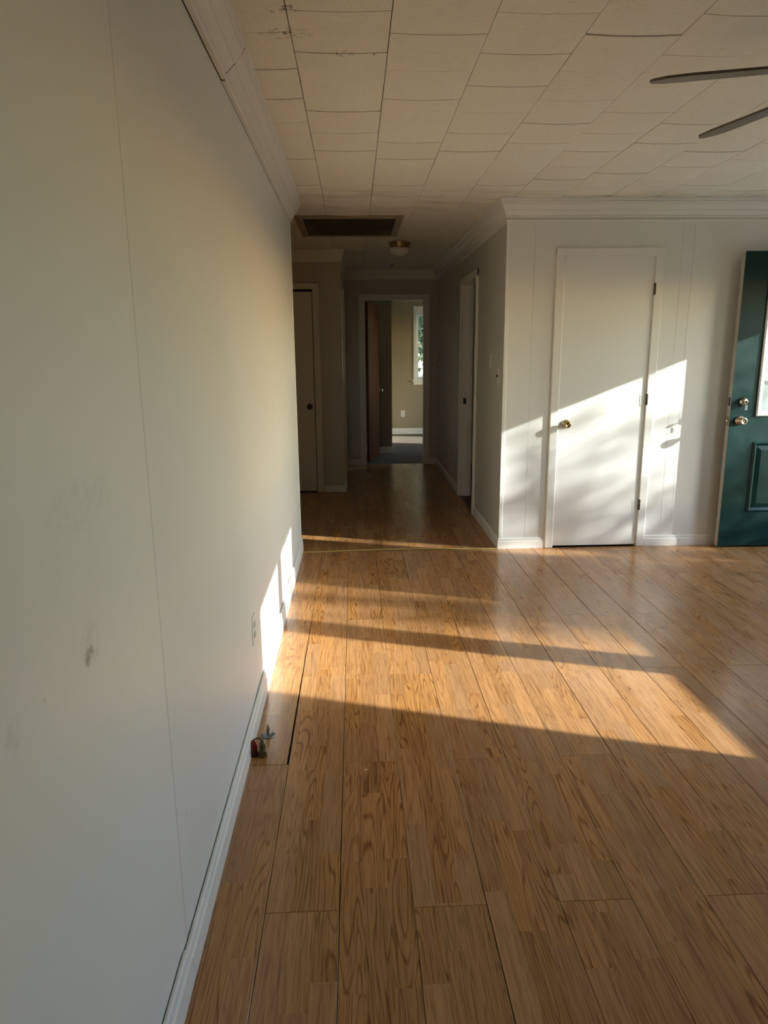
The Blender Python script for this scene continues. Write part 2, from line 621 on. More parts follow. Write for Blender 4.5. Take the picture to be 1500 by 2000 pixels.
# hall boards
for c in range(-11, 7):
    x0, x1 = PX0 + 0.06 + c * PW, PX0 + 0.06 + (c + 1) * PW
    cx0, cx1 = max(x0, -2.4), min(x1, XR + 0.002)
    if cx1 - cx0 < 0.01: continue
    ph = YC + 0.42 * ((c * 7) % 5) / 1.3
    y = ph - 2 * PLEN
    while y < YE:
        a, b = max(y, YC + 0.006), min(y + PLEN, YE + 0.05)
        if cx1 < XBLK - 0.02: b = min(b, YBLK)
        if cx0 < -0.56: a = max(a, YLE + 0.01)
        if b - a > 0.02:
            plank(cx0, cx1, a, b, floor, ox=x0, oy=y)
        y += PLEN

th = MB()
N = 14
pts = []
for i in range(N + 1):
    u = i / N
    xx = XL + 0.014 + u * (XR - XL - 0.02)
    pts.append((xx, YC + 0.012 * math.sin(u * PI) - 0.002, 0.003 + 0.006 * math.sin(u * PI) ** 2))
for i in range(N):
    (xa, ya, za), (xb, yb, zb) = pts[i], pts[i + 1]
    prof = [(-0.012, 0), (-0.008, 0.004), (0, 0.0055), (0.008, 0.004), (0.012, 0)]
    vv = [(xa, ya + p, za + q - .003) for p, q in prof] + [(xb, yb + p, zb + q - .003) for p, q in prof]
    th.add(vv, [(j, j + 1, j + 6, j + 5) for j in range(4)] + [(0, 5, 9, 4)], True)
thr = th.build('trim_1', M_gold)
tag(thr, 'thin gold metal floor strip across the hall mouth', 'floor strip', kind='structure')

bedfloor = MB().box((-2.42, YE + 0.06, -0.10), (XW, YBED, -0.002)).build('floor_bedroom', M_carpet)
tag(bedfloor, 'dark carpet seen through the doorway at the hall end', 'carpet', kind='structure')
sidefloor = MB().box((XR + 0.002, YC + 0.12, -0.09), (XW, YE, -0.003)).build('floor_side_room', M_carpet)
tag(sidefloor, 'carpet of the dark room behind the right hall doorway', 'carpet', kind='structure')

# ---- ceiling
ceil = MB().box((-2.42, YB, H + 0.012), (XW + 0.14, YBED + 0.12, H + 0.14)).build('ceiling', M_subfloor)
tag(ceil, 'cream fibre tile ceiling with staggered foot-wide tiles', 'ceiling', kind='structure')
TX, TY, TX0 = 0.3183, 0.3005, -0.185


def tile_mesh(w, d, sag=0.0065):
    mb = MB()
    nx, ny = 4, 2
    g = 0.0015
    gy = 0.0023
    vs_, fs = [], []
    for j in range(ny + 1):
        for i in range(nx + 1):
            u, v = i / nx, j / ny
            e = sag * (1 - (2 * u - 1) ** 2) * (0.75 + .25 * (1 - (2 * v - 1) ** 2))
            vs_.append((g + u * (w - 2 * g), gy + v * (d - 2 * gy), -e))
    n = len(vs_)
    # a bevelled lip up to the slab
    ring = [i for i in range(nx + 1)] + [(nx + 1) * (j + 1) - 1 for j in range(1, ny + 1)] + [ny * (nx + 1) + i for i in range(nx - 1, -1, -1)] + [j * (nx + 1) for j in range(ny - 1, 0, -1)]
    cx, cy = w / 2, d / 2
    for i in ring:
        a, b, c_ = vs_[i]
        vs_.append((a, b, 0.011))
    for j in range(ny):
        for i in range(nx):
            a = j * (nx + 1) + i
            fs.append((a, a + nx + 1, a + nx + 2, a + 1))
    m = len(ring)
    for k in range(m):
        fs.append((ring[k], ring[(k + 1) % m], n + (k + 1) % m, n + k))
    mb.add(vs_, fs)
    return mb


full_tile = tile_mesh(TX, TY).mesh('tile', M_tile)
rest = MB()
VENT = (-0.425, 0.388, 5.60, 6.46)
for c in range(-8, 13):
    x0, x1 = TX0 + c * TX, TX0 + (c + 1) * TX
    ph = 2.392 if c % 2 == 0 else 2.541
    k0 = math.floor((YB - ph) / TY)
    for k in range(k0, k0 + 60):
        y0 = ph + k * TY
        y1 = y0 + TY
        if y0 > YE: break
        cx0, cx1, cy0, cy1 = x0, x1, max(y0, YB), min(y1, YE)
        cy_ = (y0 + y1) / 2
        # which space
        if y0 < YC - 0.03:
            cx0, cx1 = max(x0, XL), min(x1, XW)
        else:
            cx0, cx1 = max(x0, -2.3 if y0 < YBLK else XBLK), min(x1, XR)
        if cx1 - cx0 < 0.02 or cy1 - cy0 < 0.02: continue
        # tiles that would sit in the return vent stay out; their cut edges hide under its frame
        dz = rng.uniform(-0.0016, 0.0016)
        fullsize = abs(cx1 - cx0 - TX) < 1e-6 and abs(cy1 - cy0 - TY) < 1e-6
        inview = (2.0 < cy_ and x1 > -0.75 and (cx0 < 0.62 * cy_ + .2))
        if not inview:
            t = tile_mesh(cx1 - cx0, cy1 - cy0)
            rest.add([(a + cx0, b + cy0, z + H + dz) for a, b, z in t.v], t.f)
            continue
        me = full_tile if fullsize else tile_mesh(cx1 - cx0, cy1 - cy0).mesh('tile', M_tile)
        o = bpy.data.objects.new('tile', me)
        COL.objects.link(o)
        o.location = (cx0, cy0, H + dz)
        o.rotation_euler = (rng.uniform(-.003, .003), rng.uniform(-.002, .002), rng.uniform(-.002, .002))
        o.parent = ceil
ro = rest.build('tile_field', M_tile, ceil, (0, 0, 0))
ro['kind'] = 'stuff'
bedceil = MB().box((-2.3, YE + 0.13, H), (XW, YBED, H + 0.011)).build('ceiling_bedroom', M_tile)
tag(bedceil, 'plain ceiling of the room beyond the hall', 'ceiling', kind='structure')
sideceil = MB().box((XR + .1, YC + 0.13, H), (XW, YE - 0.01, H + 0.011)).build('ceiling_side_room', M_tile)
tag(sideceil, 'plain ceiling of the room right of the hall', 'ceiling', kind='structure')

# ---- left wall: sheets of painted panelling
wl = MB().box((-0.545, YB, 0), (XL - 0.005, YLE - 0.006, H)).build('wall_left', M_backing)
tag(wl, 'long off-white panelled wall on the left with vertical seams', 'wall', kind='structure')
seams = [YB, -1.03, 0.19, 1.410, 2.556, 3.628, YLE]
for a, b in zip(seams[:-1], seams[1:]):
    MB().box((XL - 0.006, a + 0.0009, 0.0), (XL + rng.uniform(-.0006, .0006), b - 0.0009, H), 0.0009).build('panel', M_wall, wl)
MB().box((-0.552, YLE - 0.006, 0), (XL - .001, YLE, H)).build('end_board', M_hallwall, wl)
MB().box((XL - 0.012, YLE - 0.012, 0.1), (XL + 0.004, YLE + 0.004, H - .125), 0.003).build('corner_bead', M_trim, wl)
MB().box((-0.553, YB, 0), (-0.545, YLE, H)).build('back_face', M_hallwall, wl)

# ---- closet wall (faces the camera)
wc = MB()
wc.box((XR + 0.006, YC + 0.008, 0), (1.440, YC + 0.115, H))
wc.box((2.108, YC + 0.008, 0), (XW, YC + 0.115, H))
wc.box((1.440, YC + 0.008, 2.09), (2.108, YC + 0.115, H))
wc = wc.build('wall_front', M_backing)
tag(wc, 'off-white panelled wall holding the closet door', 'wall', kind='structure')
for a, b, z0, ga, gb in ((XR, 1.247, 0, 0, 1), (1.247, 1.445, 0, 1, 0), (1.445, 2.103, 2.085, 0, 0), (2.103, 2.272, 0, 0, 1), (2.272, 2.352, 0, 1, 1), (2.352, XW, 0, 1, 0)):
    MB().box((a + 0.0006 * ga, YC, z0), (b - 0.0006 * gb, YC + 0.009, H), 0.0005).build('panel', M_wall, wc)
MB().box((XR - 0.004, YC - 0.004, 0.08), (XR + 0.022, YC + 0.004, H - .12), 0.002).build('corner_bead', M_trim, wc)
MB().box((1.3, YC + 0.5, 0), (2.3, YC + 0.52, H)).build('closet_back', M_backing, wc)

# ---- hall right wall
DR = (6.19, 7.02, 2.055)
wr = MB()
wr.box((XR, YC + 0.009, 0), (XR + 0.11, DR[0] - 0.018, H))
wr.box((XR, DR[1] + 0.018, 0), (XR + 0.11, YE + 0.1, H))
wr.box((XR, DR[0] - 0.018, DR[2] + 0.018), (XR + 0.11, DR[1] + 0.018, H))
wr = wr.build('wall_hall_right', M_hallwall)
tag(wr, 'shadowed off-white hall wall on the right with a doorway', 'wall', kind='structure')

# ---- hall left: closet block, with door
wb = MB()
wb.box((-2.42, YBLK, 0), (-1.165, YBLK + 0.1, H))
wb.box((-0.392, YBLK, 0), (XBLK, YBLK + 0.1, H))
wb.box((-1.165, YBLK, 2.075), (-0.392, YBLK + 0.1, H))
wb.box((XBLK - 0.1, YBLK + 0.1, 0), (XBLK, YBLK + 0.35, H))
wb.box((XBLK - 0.1, YBLK + 1.18, 0), (XBLK, YE, H))
wb.box((XBLK - 0.1, YBLK + 0.35, 2.07), (XBLK, YBLK + 1.18, H))
wb.box((-1.3, YBLK + 0.5, 0), (XBLK - .1, YBLK + 0.52, H))
wb.box((-2.42, YBLK + .1, 0), (-2.30, YE, H))
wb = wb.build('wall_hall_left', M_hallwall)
tag(wb, 'dim hall wall block left of the corridor holding a door', 'wall', kind='structure')
ws = MB().box((-2.42, YLE - 0.5, 0), (-2.30, YBLK, H)).box((-2.42, YLE - 0.5, 0), (-0.55, YLE - 0.4, H)).build('wall_alcove', M_hallwall)
tag(ws, 'plain wall closing the side passage off the hall', 'wall', kind='structure')

# ---- hall end wall
ED = (0.137, 0.887, 2.08)
we = MB()
we.box((-2.42, YE, 0), (ED[0] - 0.018, YE + 0.115, H))
we.box((ED[1] + 0.018, YE, 0), (XW + WT, YE + 0.115, H))
we.box((ED[0] - 0.018, YE, ED[2] + 0.018), (ED[1] + 0.018, YE + 0.115, H))
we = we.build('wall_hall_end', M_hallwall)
tag(we, 'dark end wall of the hall around the bedroom doorway', 'wall', kind='structure')

# ---- bedroom shell
WB = (1.096, 2.05, 0.965, 2.10)       # window in the bedroom far wall: x0,x1,z0,z1
bw = MB()
bw.box((-2.42, YBED, 0), (WB[0], YBED + 0.12, H))
bw.box((WB[1], YBED, 0), (XW + WT, YBED + 0.12, H))
bw.box((WB[0], YBED, 0), (WB[1], YBED + 0.12, WB[2]))
bw.box((WB[0], YBED, WB[3]), (WB[1], YBED + 0.12, H))
bw.box((-2.42, YE + .115, 0), (-2.30, YBED, H))
bw = bw.build('wall_bedroom_far', M_bedwall)
tag(bw, 'cream bedroom wall with a window beyond the hall', 'wall', kind='structure')
stub = MB().box((-1.4, 10.23, 0), (0.535, YBED, H)).build('wall_bedroom_closet', M_bedwall)
tag(stub, 'dark yellow closet wall standing inside the bedroom', 'wall', kind='structure')

# ---- outer wall with its openings
OPEN = [  # y0, y1, z0, z1
    (1.426 - 0.045, 2.96 + 0.045, 0.84 - 0.045, 1.954 + 0.045),   # double window
    (3.955, 4.955, 0.0, 2.115),                                   # front doorway
    (10.33, 11.44, 0.85, 2.0),                                    # bedroom window
]
wo_ = MB()
yy = YB - 0.12
for (a, b, c, d) in OPEN:
    wo_.box((XW, yy, 0), (XW + WT, a, H))
    if c > 0: wo_.box((XW, a, 0), (XW + WT, b, c))
    wo_.box((XW, a, d), (XW + WT, b, H))
    yy = b
wo_.box((XW, yy, 0), (XW + WT, YBED + 0.12, H))
wout = wo_.build('wall_right', M_hallwall)
tag(wout, 'outer wall on the right with windows and the front doorway', 'wall', kind='structure')
wbk = MB().box((-0.545, YB - 0.12, 0), (XW, YB, H)).build('wall_back', M_hallwall)
tag(wbk, 'plain off-white wall behind the camera', 'wall', kind='structure')
for (a, b, c, d) in OPEN:
    portal(a, b, max(c, .05), d)

# ---- crown mouldings
CP = [(0.0, -0.134), (0.014, -0.134), (0.0165, -0.118), (0.020, -0.116), (0.041, -0.080), (0.0435, -0.080), (0.063, -0.036), (0.069, -0.033), (0.070, -0.022), (0.0765, -0.018), (0.078, 0.0), (0.0, 0.0)]


def crown(name, path, label, side=1, prof=CP, j0=None, j1=None, dz=0.0, mat=None):
    o = MB().sweep(path, [(a, H + z + dz) for a, z in prof], side, j0, j1).build(name, mat or M_trim)
    return tag(o, label, 'crown moulding', kind='structure')


jag = [0.0, 0.0, 0.012, 0.010, -0.02, -0.025, -0.055, -0.050, -0.060, -0.055, -0.060, 0.0]
jag = [v * -1 for v in jag]
crown('trim_2', [(XL + 0.0055, YB + .01), (XL + 0.0045, 2.553)], 'near length of white crown moulding on the left wall, before the cracked joint', side=-1, j1=jag)
crown('trim_3', [(XL + 0.0015, 2.566), (XL + 0.0015, YLE - 0.005)], 'far length of white crown moulding on the left wall, ending at the hall', side=-1, j0=jag,
      j1=[0, 0, .01, .01, .03, .03, .06, .06, .07, .07, .08, .08])
MB().box((XL, YB + .01, H - 0.1325), (XL + 0.0055, YLE - .02, H - 0.004)).sweep([(XL, 2.50), (XL, 2.62)], [(a * .96, H + z * .985 - .001) for a, z in CP], -1, jag, jag).build('trim_4', M_gap)  # dark strip and plug, painted shade of the crown's gap and cracked joint
tag(bpy.data.objects['trim_4'], 'dark filler strip standing in for gap shade under the left crown moulding', 'gap', kind='structure')
CP2 = [(0.0, -0.152), (0.010, -0.152), (0.010, -0.133), (0.0005, -0.132), (0.0005, -0.126), (0.020, -0.125), (0.020, -0.113), (0.015, -0.110), (0.026, -0.080), (0.034, -0.078), (0.034, -0.074), (0.050, -0.044), (0.050, -0.040), (0.060, -0.038), (0.062, -0.028), (0.056, -0.026), (0.070, -0.016), (0.064, -0.0145), (0.074, -0.010), (0.075, -0.005), (0.0, -0.005)]
crown('trim_5', [(XW, YC), (XR, YC), (XR, YE)], 'white stepped crown moulding turning the outside corner above the closet wall', prof=CP2)
CP3 = [(0.0, -0.125), (0.012, -0.125), (0.020, -0.09), (0.030, -0.05), (0.040, -0.01), (0.040, 0.0), (0.0, 0.0)]
crown('trim_6', [(XBLK, YE), (XBLK, YBLK), (-2.3, YBLK)], 'dim wide crown board around the hall closet block', prof=CP3, side=1)
crown('trim_7', [(XBLK, YE), (XR, YE)], 'flat trim board across the top of the hall end wall', prof=[(0, -0.118), (0.008, -0.118), (0.010, 0), (0, 0)], side=-1)

# ---- baseboards
def base(name, path, h, label, side=1, t=0.012, off=0.0, j0=None, j1=None):
    prof = [(off, 0.0), (off + t, 0.0), (off + t, h * 0.66), (off + t * .72, h * 0.74), (off + t * 0.66, h * 0.93), (off + t * 0.4, h), (off, h)]
    o = MB().sweep(path, prof, side, j0, j1).build(name, M_trim)
    return tag(o, label, 'baseboard', kind='structure')


bj = [0, 0.03, 0.012, 0.0, -0.012, -0.012, 0]
base('baseboard_left_near', [(XL + .003, YB), (XL + .003, 1.370)], 0.106, 'near length of white baseboard along the left wall', side=-1, off=0.001, t=.014, j1=bj)
MB().box((XL, 1.33, 0.001), (XL + .0155, 1.42, 0.060)).build('trim_14', M_gap)  # dark block that gives the baseboard crack its painted shade
tag(bpy.data.objects['trim_14'], 'dark filler standing in for crack shade between the two left baseboard lengths', 'gap', kind='structure')
base('baseboard_left_far', [(XL + .0035, 1.375), (XL + .002, 3.4), (XL - 0.0005, YLE + .012)], 0.098, 'white baseboard along the left wall past the cracked joint', side=-1, off=0.001, t=.014, j0=bj)
base('baseboard_front_left', [(1.397, YC), (XR, YC), (XR, 6.128)], 0.08, 'white baseboard wrapping the corner left of the closet door')
base('baseboard_front_right', [(XW, YC), (2.153, YC)], 0.08, 'white baseboard between closet door and green door')
base('baseboard_hall_right', [(XR, 7.092), (XR, YE)], 0.085, 'dark baseboard along the far hall right wall')
base('baseboard_hall_end_left', [(XBLK, YE), (0.066, YE)], 0.085, 'short baseboard left of the hall end doorway', side=-1)
base('baseboard_hall_end_right', [(0.965, YE), (XR, YE)], 0.085, 'short baseboard right of the hall end doorway', side=-1)
base('baseboard_hall_left', [(XBLK, YBLK + 0.29), (XBLK, YBLK), (-0.335, YBLK)], 0.065, 'low baseboard wrapping the hall closet block', side=1)
base('baseboard_bedroom', [(0.535, YBED), (XW, YBED)], 0.105, 'pale baseboard under the bedroom window', side=-1)
base('baseboard_bedroom_closet', [(-1.4, 10.23), (0.535, 10.23), (0.535, YBED)], 0.095, 'dim baseboard around the bedroom closet wall', side=-1)
base('baseboard_right', [(XW, YB), (XW, 3.89)], 0.09, 'white baseboard under the double window', side=1)
base('baseboard_back', [(XL, YB), (XW, YB)], 0.09, 'white baseboard on the wall behind the camera', side=1)


# ---- doorway casings
def casing_y(name, x0, x1, zt, y, w, label, t=0.018, sgn=-1, split=True):
    """casing on a wall facing -Y around an opening x0..x1"""
    e = empty(name, ((x0 + x1) / 2, y, 0), label, 'door casing', kind='structure')
    ya, yb = y + sgn * t, y
    MB().box((x0 - w, ya, 0), (x0 + .004, yb, zt + w * .9), 0.004).build('side_casing', M_trim, e)
    MB().box((x1 - .004, ya, 0), (x1 + w, yb, zt + w * .9), 0.004).build('side_casing', M_trim, e)
    MB().box((x0 - w, ya + sgn * .0006, zt - .004), (x1 + w, yb, zt + w * .9), 0.004).build('head_casing', M_trim, e)
    return e


c1 = casing_y('trim_8', 1.454, 2.094, 2.074, YC, 0.056, 'white flat casing framing the closet door')
# jamb lining
MB().box((1.440, YC - .001, 0), (1.4535, YC + .115, 2.09)).build('jamb', M_trim, c1)
MB().box((2.0945, YC - .001, 0), (2.108, YC + .115, 2.09)).build('jamb', M_trim, c1)
MB().box((1.440, YC - .001, 2.0765), (2.108, YC + .115, 2.09)).build('head_jamb', M_trim, c1)
c2 = casing_y('trim_9', ED[0], ED[1], ED[2], YE, 0.072, 'dim casing framing the doorway at the hall end')
for xa, xb in ((ED[0] - .018, ED[0]), (ED[1], ED[1] + .018)):
    MB().box((xa, YE, 0), (xb, YE + .115, ED[2] + .018)).build('jamb', M_trim, c2)
MB().box((ED[0], YE, ED[2]), (ED[1], YE + .115, ED[2] + .018)).build('head_jamb', M_trim, c2)
c3 = casing_y('trim_10', -1.150, -0.403, 2.062, YBLK, 0.062, 'dim casing framing the narrow hall closet door')
for xa, xb in ((-1.165, -1.150), (-0.403, -0.392)):
    MB().box((xa, YBLK, 0), (xb, YBLK + .1, 2.075)).build('jamb', M_trim, c3)
MB().box((-1.150, YBLK + .039, 2.02), (-0.403, YBLK + .05, 2.075)).build('door_stop', M_gap, c3)  # coloured near-black to paint the shade in the gap above the leaf
MB().box((-0.425, YBLK + .039, 0), (-0.403, YBLK + .05, 2.02)).build('door_stop', M_gap, c3)  # same painted gap shade along the leaf's right edge
e = empty('trim_11', (XR, (DR[0] + DR[1]) / 2, 0), 'white casing and jambs of the right hall doorway', 'door casing', kind='structure')
for a, b in ((DR[0] - .062, DR[0]), (DR[1], DR[1] + .066)):
    MB().box((XR - .02, a, 0), (XR, b, DR[2] + .062), 0.004).build('side_casing', M_trim, e)
MB().box((XR - .0206, DR[0] - .062, DR[2]), (XR, DR[1] + .066, DR[2] + .062), 0.004).build('head_casing', M_trim, e)
for a, b in ((DR[0] - .018, DR[0]), (DR[1], DR[1] + .018)):
    MB().box((XR, a, 0), (XR + .11, b, DR[2])).build('jamb', M_trim, e)
MB().box((XR, DR[0] - .018, DR[2]), (XR + .11, DR[1] + .018, DR[2] + .018)).build('head_jamb', M_trim, e)
MB().box((XR + .055, DR[1] - .011, 0), (XR + .09, DR[1], DR[2])).build('door_stop', M_trim, e)
sp = MB().box((XR + .020, DR[1] - .0025, 0.93), (XR + .050, DR[1], 0.99), .001).build('strike_plate', M_bronze, e)
MB().box((XR + .028, DR[1] - .0032, 0.948), (XR + .042, DR[1] - .0024, 0.972)).build('strike_hole', M_slot, sp)
e = empty('trim_12', (XBLK, YBLK + .76, 0), 'dim casing on the corridor side of the hall closet block', 'door casing', kind='structure')
for a, b in ((YBLK + .29, YBLK + .35), (YBLK + 1.18, YBLK + 1.24)):
    MB().box((XBLK, a, 0), (XBLK + .016, b, 2.13), .003).build('side_casing', M_trim, e)
MB().box((XBLK, YBLK + .29, 2.07), (XBLK + .0165, YBLK + 1.24, 2.13), .003).build('head_casing', M_trim, e)

# front doorway lining
e = empty('trim_13', (XW, 4.45, 0), 'white jambs and inner casing of the front doorway', 'door casing', kind='structure')
MB().box((XW, 3.955, 0), (XW + WT, 3.975, 2.115)).build('jamb', M_trim, e)
MB().box((XW, 4.940, 0), (XW + WT, 4.955, 2.115)).build('jamb', M_trim, e)
MB().box((XW, 3.975, 2.098), (XW + WT, 4.940, 2.115)).build('head_jamb', M_trim, e)
MB().box((XW - .018, 3.893, 0), (XW, 3.96, 2.18), .004).build('side_casing', M_trim, e)
MB().box((XW - .0186, 3.893, 2.11), (XW, 5.03, 2.18), .004).build('head_casing', M_trim, e)
MB().box((XW, 3.975, -.002), (XW + WT, 4.940, 0.018), .004).build('sill', M_steel, e)

# ================================================================== DOORS
def knob(parent, p, axis, mat, r=0.028, L=0.062, name='knob'):
    k = MB().lathe([(0, 0), (r * 1.12, 0), (r * 1.12, L * .06), (r * 1.02, L * .17), (r * .72, L * .30), (r * .46, L * .38), (r * .44, L * .50), (r * .62, L * .58), (r * .82, L * .68), (r * .88, L * .80), (r * .84, L * .93), (r * .70, L), (r * .56, L), (r * .50, L * .95), (0, L * .95)], p, axis, 28).build(name, mat, parent)
    o = Vector(p) + Vector({'-y': (0, -L * .94, 0), '+y': (0, L * .94, 0)}[axis])
    MB().lathe([(0, 0), (r * .2, 0), (r * .2, L * .03), (0, L * .03)], o, axis, 12).build('keyhole', M_bronze, k)
    return k


# closet door
d1_ = empty('door_1', (1.774, YC, 0), 'plain white closet door with a brass knob and three dark hinges', 'door', kind='structure')
MB().box((1.4575, YC - .006, 0.014), (2.0905, YC + .029, 2.071), 0.0015).build('leaf', M_door, d1_)
k1 = knob(d1_, (1.517, YC - .006, 0.923), '-y', M_brass)
MB().box((1.4535, YC - .003, 0.893), (1.4580, YC - .001, 0.953)).build('latch_plate', M_bronze, d1_)
for z in (1.852, 1.092, 0.320):
    hg = MB().lathe([(0, -.040), (.0058, -.040), (.0062, .040), (0, .040)], (2.0935, YC - .0145, z), 'z', 12).build('hinge', M_bronze, d1_)
    MB().box((2.093, YC - .0202, z - .038), (2.101, YC - .0178, z + .038)).build('hinge_plate', M_bronze, hg)
    if z < 1.5:
        MB().box((2.048, YC - .0078, z - .044), (2.0895, YC - .006, z + .036)).build('hinge_shadow_square', M_door, hg)  # raised square standing in for the shadow cast by the hinge

# green front door, folded back in front of the closet wall
GX0, GX1, GY0, GY1 = 2.668, 3.585, 4.932, 4.977
dg = empty('door_2', (3.585, GY1, 0), 'dark green front door standing open, with glass panes and nickel lock', 'door', kind='structure')
LX0, LX1, LZ0, LZ1 = 2.885, 3.368, 1.005, 1.925     # cut-out for the glazing
leaf = MB()
leaf.box((GX0 + .002, GY0, 0.014), (LX0, GY1, 2.088))
leaf.box((LX1, GY0, 0.014), (GX1, GY1, 2.088))
leaf.box((LX0, GY0, 0.014), (LX1, GY1, LZ0))
leaf.box((LX0, GY0, LZ1), (LX1, GY1, 2.088))
lf = leaf.build('leaf', M_green, dg)
MB().box((GX0, GY0 + .001, 0.014), (GX0 + .0035, GY1 - .001, 2.088), .001).build('latch_edge', M_latchedge, dg)
for px0, px1 in ((2.858, 3.085), (3.165, 3.392)):
    z0, z1 = 0.272, 0.788
    mb = MB()
    # raised panel: moulded rim sunk and centre field lifted
    ringz = [(0.0, 0.0), (0.012, -0.007), (0.024, 0.004), (0.030, 0.006), (0.062, -0.004)]
    rings = []
    for ins, dy in ringz:
        rings.append([(px0 + ins, GY0 + dy, z0 + ins), (px1 - ins, GY0 + dy, z0 + ins), (px1 - ins, GY0 + dy, z1 - ins), (px0 + ins, GY0 + dy, z1 - ins)])
    vs_ = [p for r in rings for p in r]
    fs = []
    for i in range(len(rings) - 1):
        for j in range(4):
            fs.append((i * 4 + j, i * 4 + (j + 1) % 4, (i + 1) * 4 + (j + 1) % 4, (i + 1) * 4 + j))
    fs.append(tuple((len(rings) - 1) * 4 + j for j in range(4)))
    # carry the rim into the leaf so nothing shows behind
    vs_ = [(a, b - .0075, c) if i >= 4 else (a, b - .001, c) for i, (a, b, c) in enumerate(vs_)]
    mb.add(vs_, fs)
    mb.build('raised_panel', M_green, dg)
# glazing frame and bars
FW = 0.032
fr = MB()
F0, F1, F2, F3 = LX0 - FW, LX1 + FW, LZ0 - FW, LZ1 + FW
prof = [(0, 0), (0, -0.010), (0.010, -0.014), (FW * .8, -0.008), (FW + .006, -0.002), (FW + .006, 0.012)]
rings = []
for ins, dy in prof:
    rings.append([(F0 + ins, GY0 + dy, F2 + ins), (F1 - ins, GY0 + dy, F2 + ins), (F1 - ins, GY0 + dy, F3 - ins), (F0 + ins, GY0 + dy, F3 - ins)])
vs_ = [p for r in rings for p in r]
fs = [(i * 4 + j, i * 4 + (j + 1) % 4, (i + 1) * 4 + (j + 1) % 4, (i + 1) * 4 + j) for i in range(len(rings) - 1) for j in range(4)]
fr.add(vs_, fs)
fr.build('glazing_frame', M_plastic, dg)
cols = [LX0 + (LX1 - LX0) * i / 3 for i in range(4)]
rows = [LZ0 + (LZ1 - LZ0) * i / 3 for i in range(4)]
for x in cols[1:-1]:
    MB().box((x - .009, GY0 - .004, LZ0), (x + .009, GY0 + .012, LZ1), .004).build('glazing_bar', M_plastic, dg)
for z in rows[1:-1]:
    MB().box((LX0, GY0 - .0045, z - .009), (LX1, GY0 + .0125, z + .009), .004).build('glazing_bar', M_plastic, dg)
for i in range(3):
    for j in range(3):
        MB().box((cols[i] + .004, GY0 + .016, rows[j] + .004), (cols[i + 1] - .004, GY0 + .020, rows[j + 1] - .004)).build('pane', M_glass, dg)
knob(dg, (2.741, GY0, 0.942), '-y', M_nickel, 0.0305, 0.066)
db = MB().lathe([(0, 0), (.031, 0), (.031, .006), (.0285, .014), (.024, .022), (.022, .030), (.010, .031), (0, .031)], (2.752, GY0, 1.075), '-y', 24).build('deadbolt', M_nickel, dg)
ky = MB()
ky.box((2.7505, GY0 - .047, 1.071), (2.7535, GY0 - .030, 1.079))
ky.lathe([(.0, 0), (.011, 0), (.0115, .001), (.011, .002), (0, .002)], (2.751, GY0 - .056, 1.075), '-x', 16)
ky.tube([(2.752, GY0 - .058, 1.072), (2.754, GY0 - .054, 1.062), (2.752, GY0 - .050, 1.052)], .0012, 6)
ky.box((2.744, GY0 - .052, 1.018), (2.762, GY0 - .0495, 1.054), .001)
ky.build('key', M_steel, db)
MB().box((GX0 - .0015, GY0 + .012, 1.045), (GX0 + .001, GY0 + .034, 1.105)).build('deadbolt_plate', M_bronze, dg)
lb = MB().box((GX0 - .0015, GY0 + .012, 0.912), (GX0 + .001, GY0 + .034, 0.972)).build('latch_plate', M_nickel, dg)
MB().box((GX0 - .012, GY0 + .016, 0.930), (GX0 - .001, GY0 + .030, 0.950), .003).build('latch_bolt', M_nickel, lb)

# hall closet door
d3 = empty('door_3', (-0.78, YBLK, 0), 'dim flat hall door with a small dark knob, partly hidden by the left wall', 'door', kind='structure')
MB().box((-1.145, YBLK + .004, 0.012), (-0.4145, YBLK + .038, 2.038), .0015).build('leaf', M_door, d3)
knob(d3, (-0.467, YBLK + .004, 0.897), '-y', M_bronze, 0.027, 0.06)
d3b = empty('door_4', (XBLK, YBLK + .76, 0), 'dim flat door on the corridor side of the hall closet block', 'door', kind='structure')
MB().box((XBLK - .04, YBLK + .354, 0.012), (XBLK - .006, YBLK + 1.176, 2.066), .0015).build('leaf', M_door, d3b)
# right hall door, open into the side room
d5 = empty('door_5', (XR + .11, DR[0], 0), 'white door opened into the room right of the hall', 'door', kind='structure')
MB().box((XR + .115, DR[0] - .036, 0.012), (XR + .115 + .80, DR[0] - .002, 2.047), .0015).build('leaf', M_door, d5)
knob(d5, (XR + .115 + .74, DR[0] - .002, 0.95), '+y', M_nickel)
# bedroom door, open
d6 = empty('door_6', (0.150, YE + .125, 0), 'stained brown wooden bedroom door standing open beyond the hall', 'door', kind='structure')
lf6 = MB().box((0, -.035, 0.014), (0.73, 0, 2.065), .0015).build('leaf', M_brown, d6, (0, 0, 0))
kb = knob(d6, (0.675, -.035, 0.925), '-y', M_nickel)
kb.location = (0, 0, 0)
for ch in kb.children: ch.location = (0, 0, 0)
d6.rotation_euler = (0, 0, math.radians(77.5))

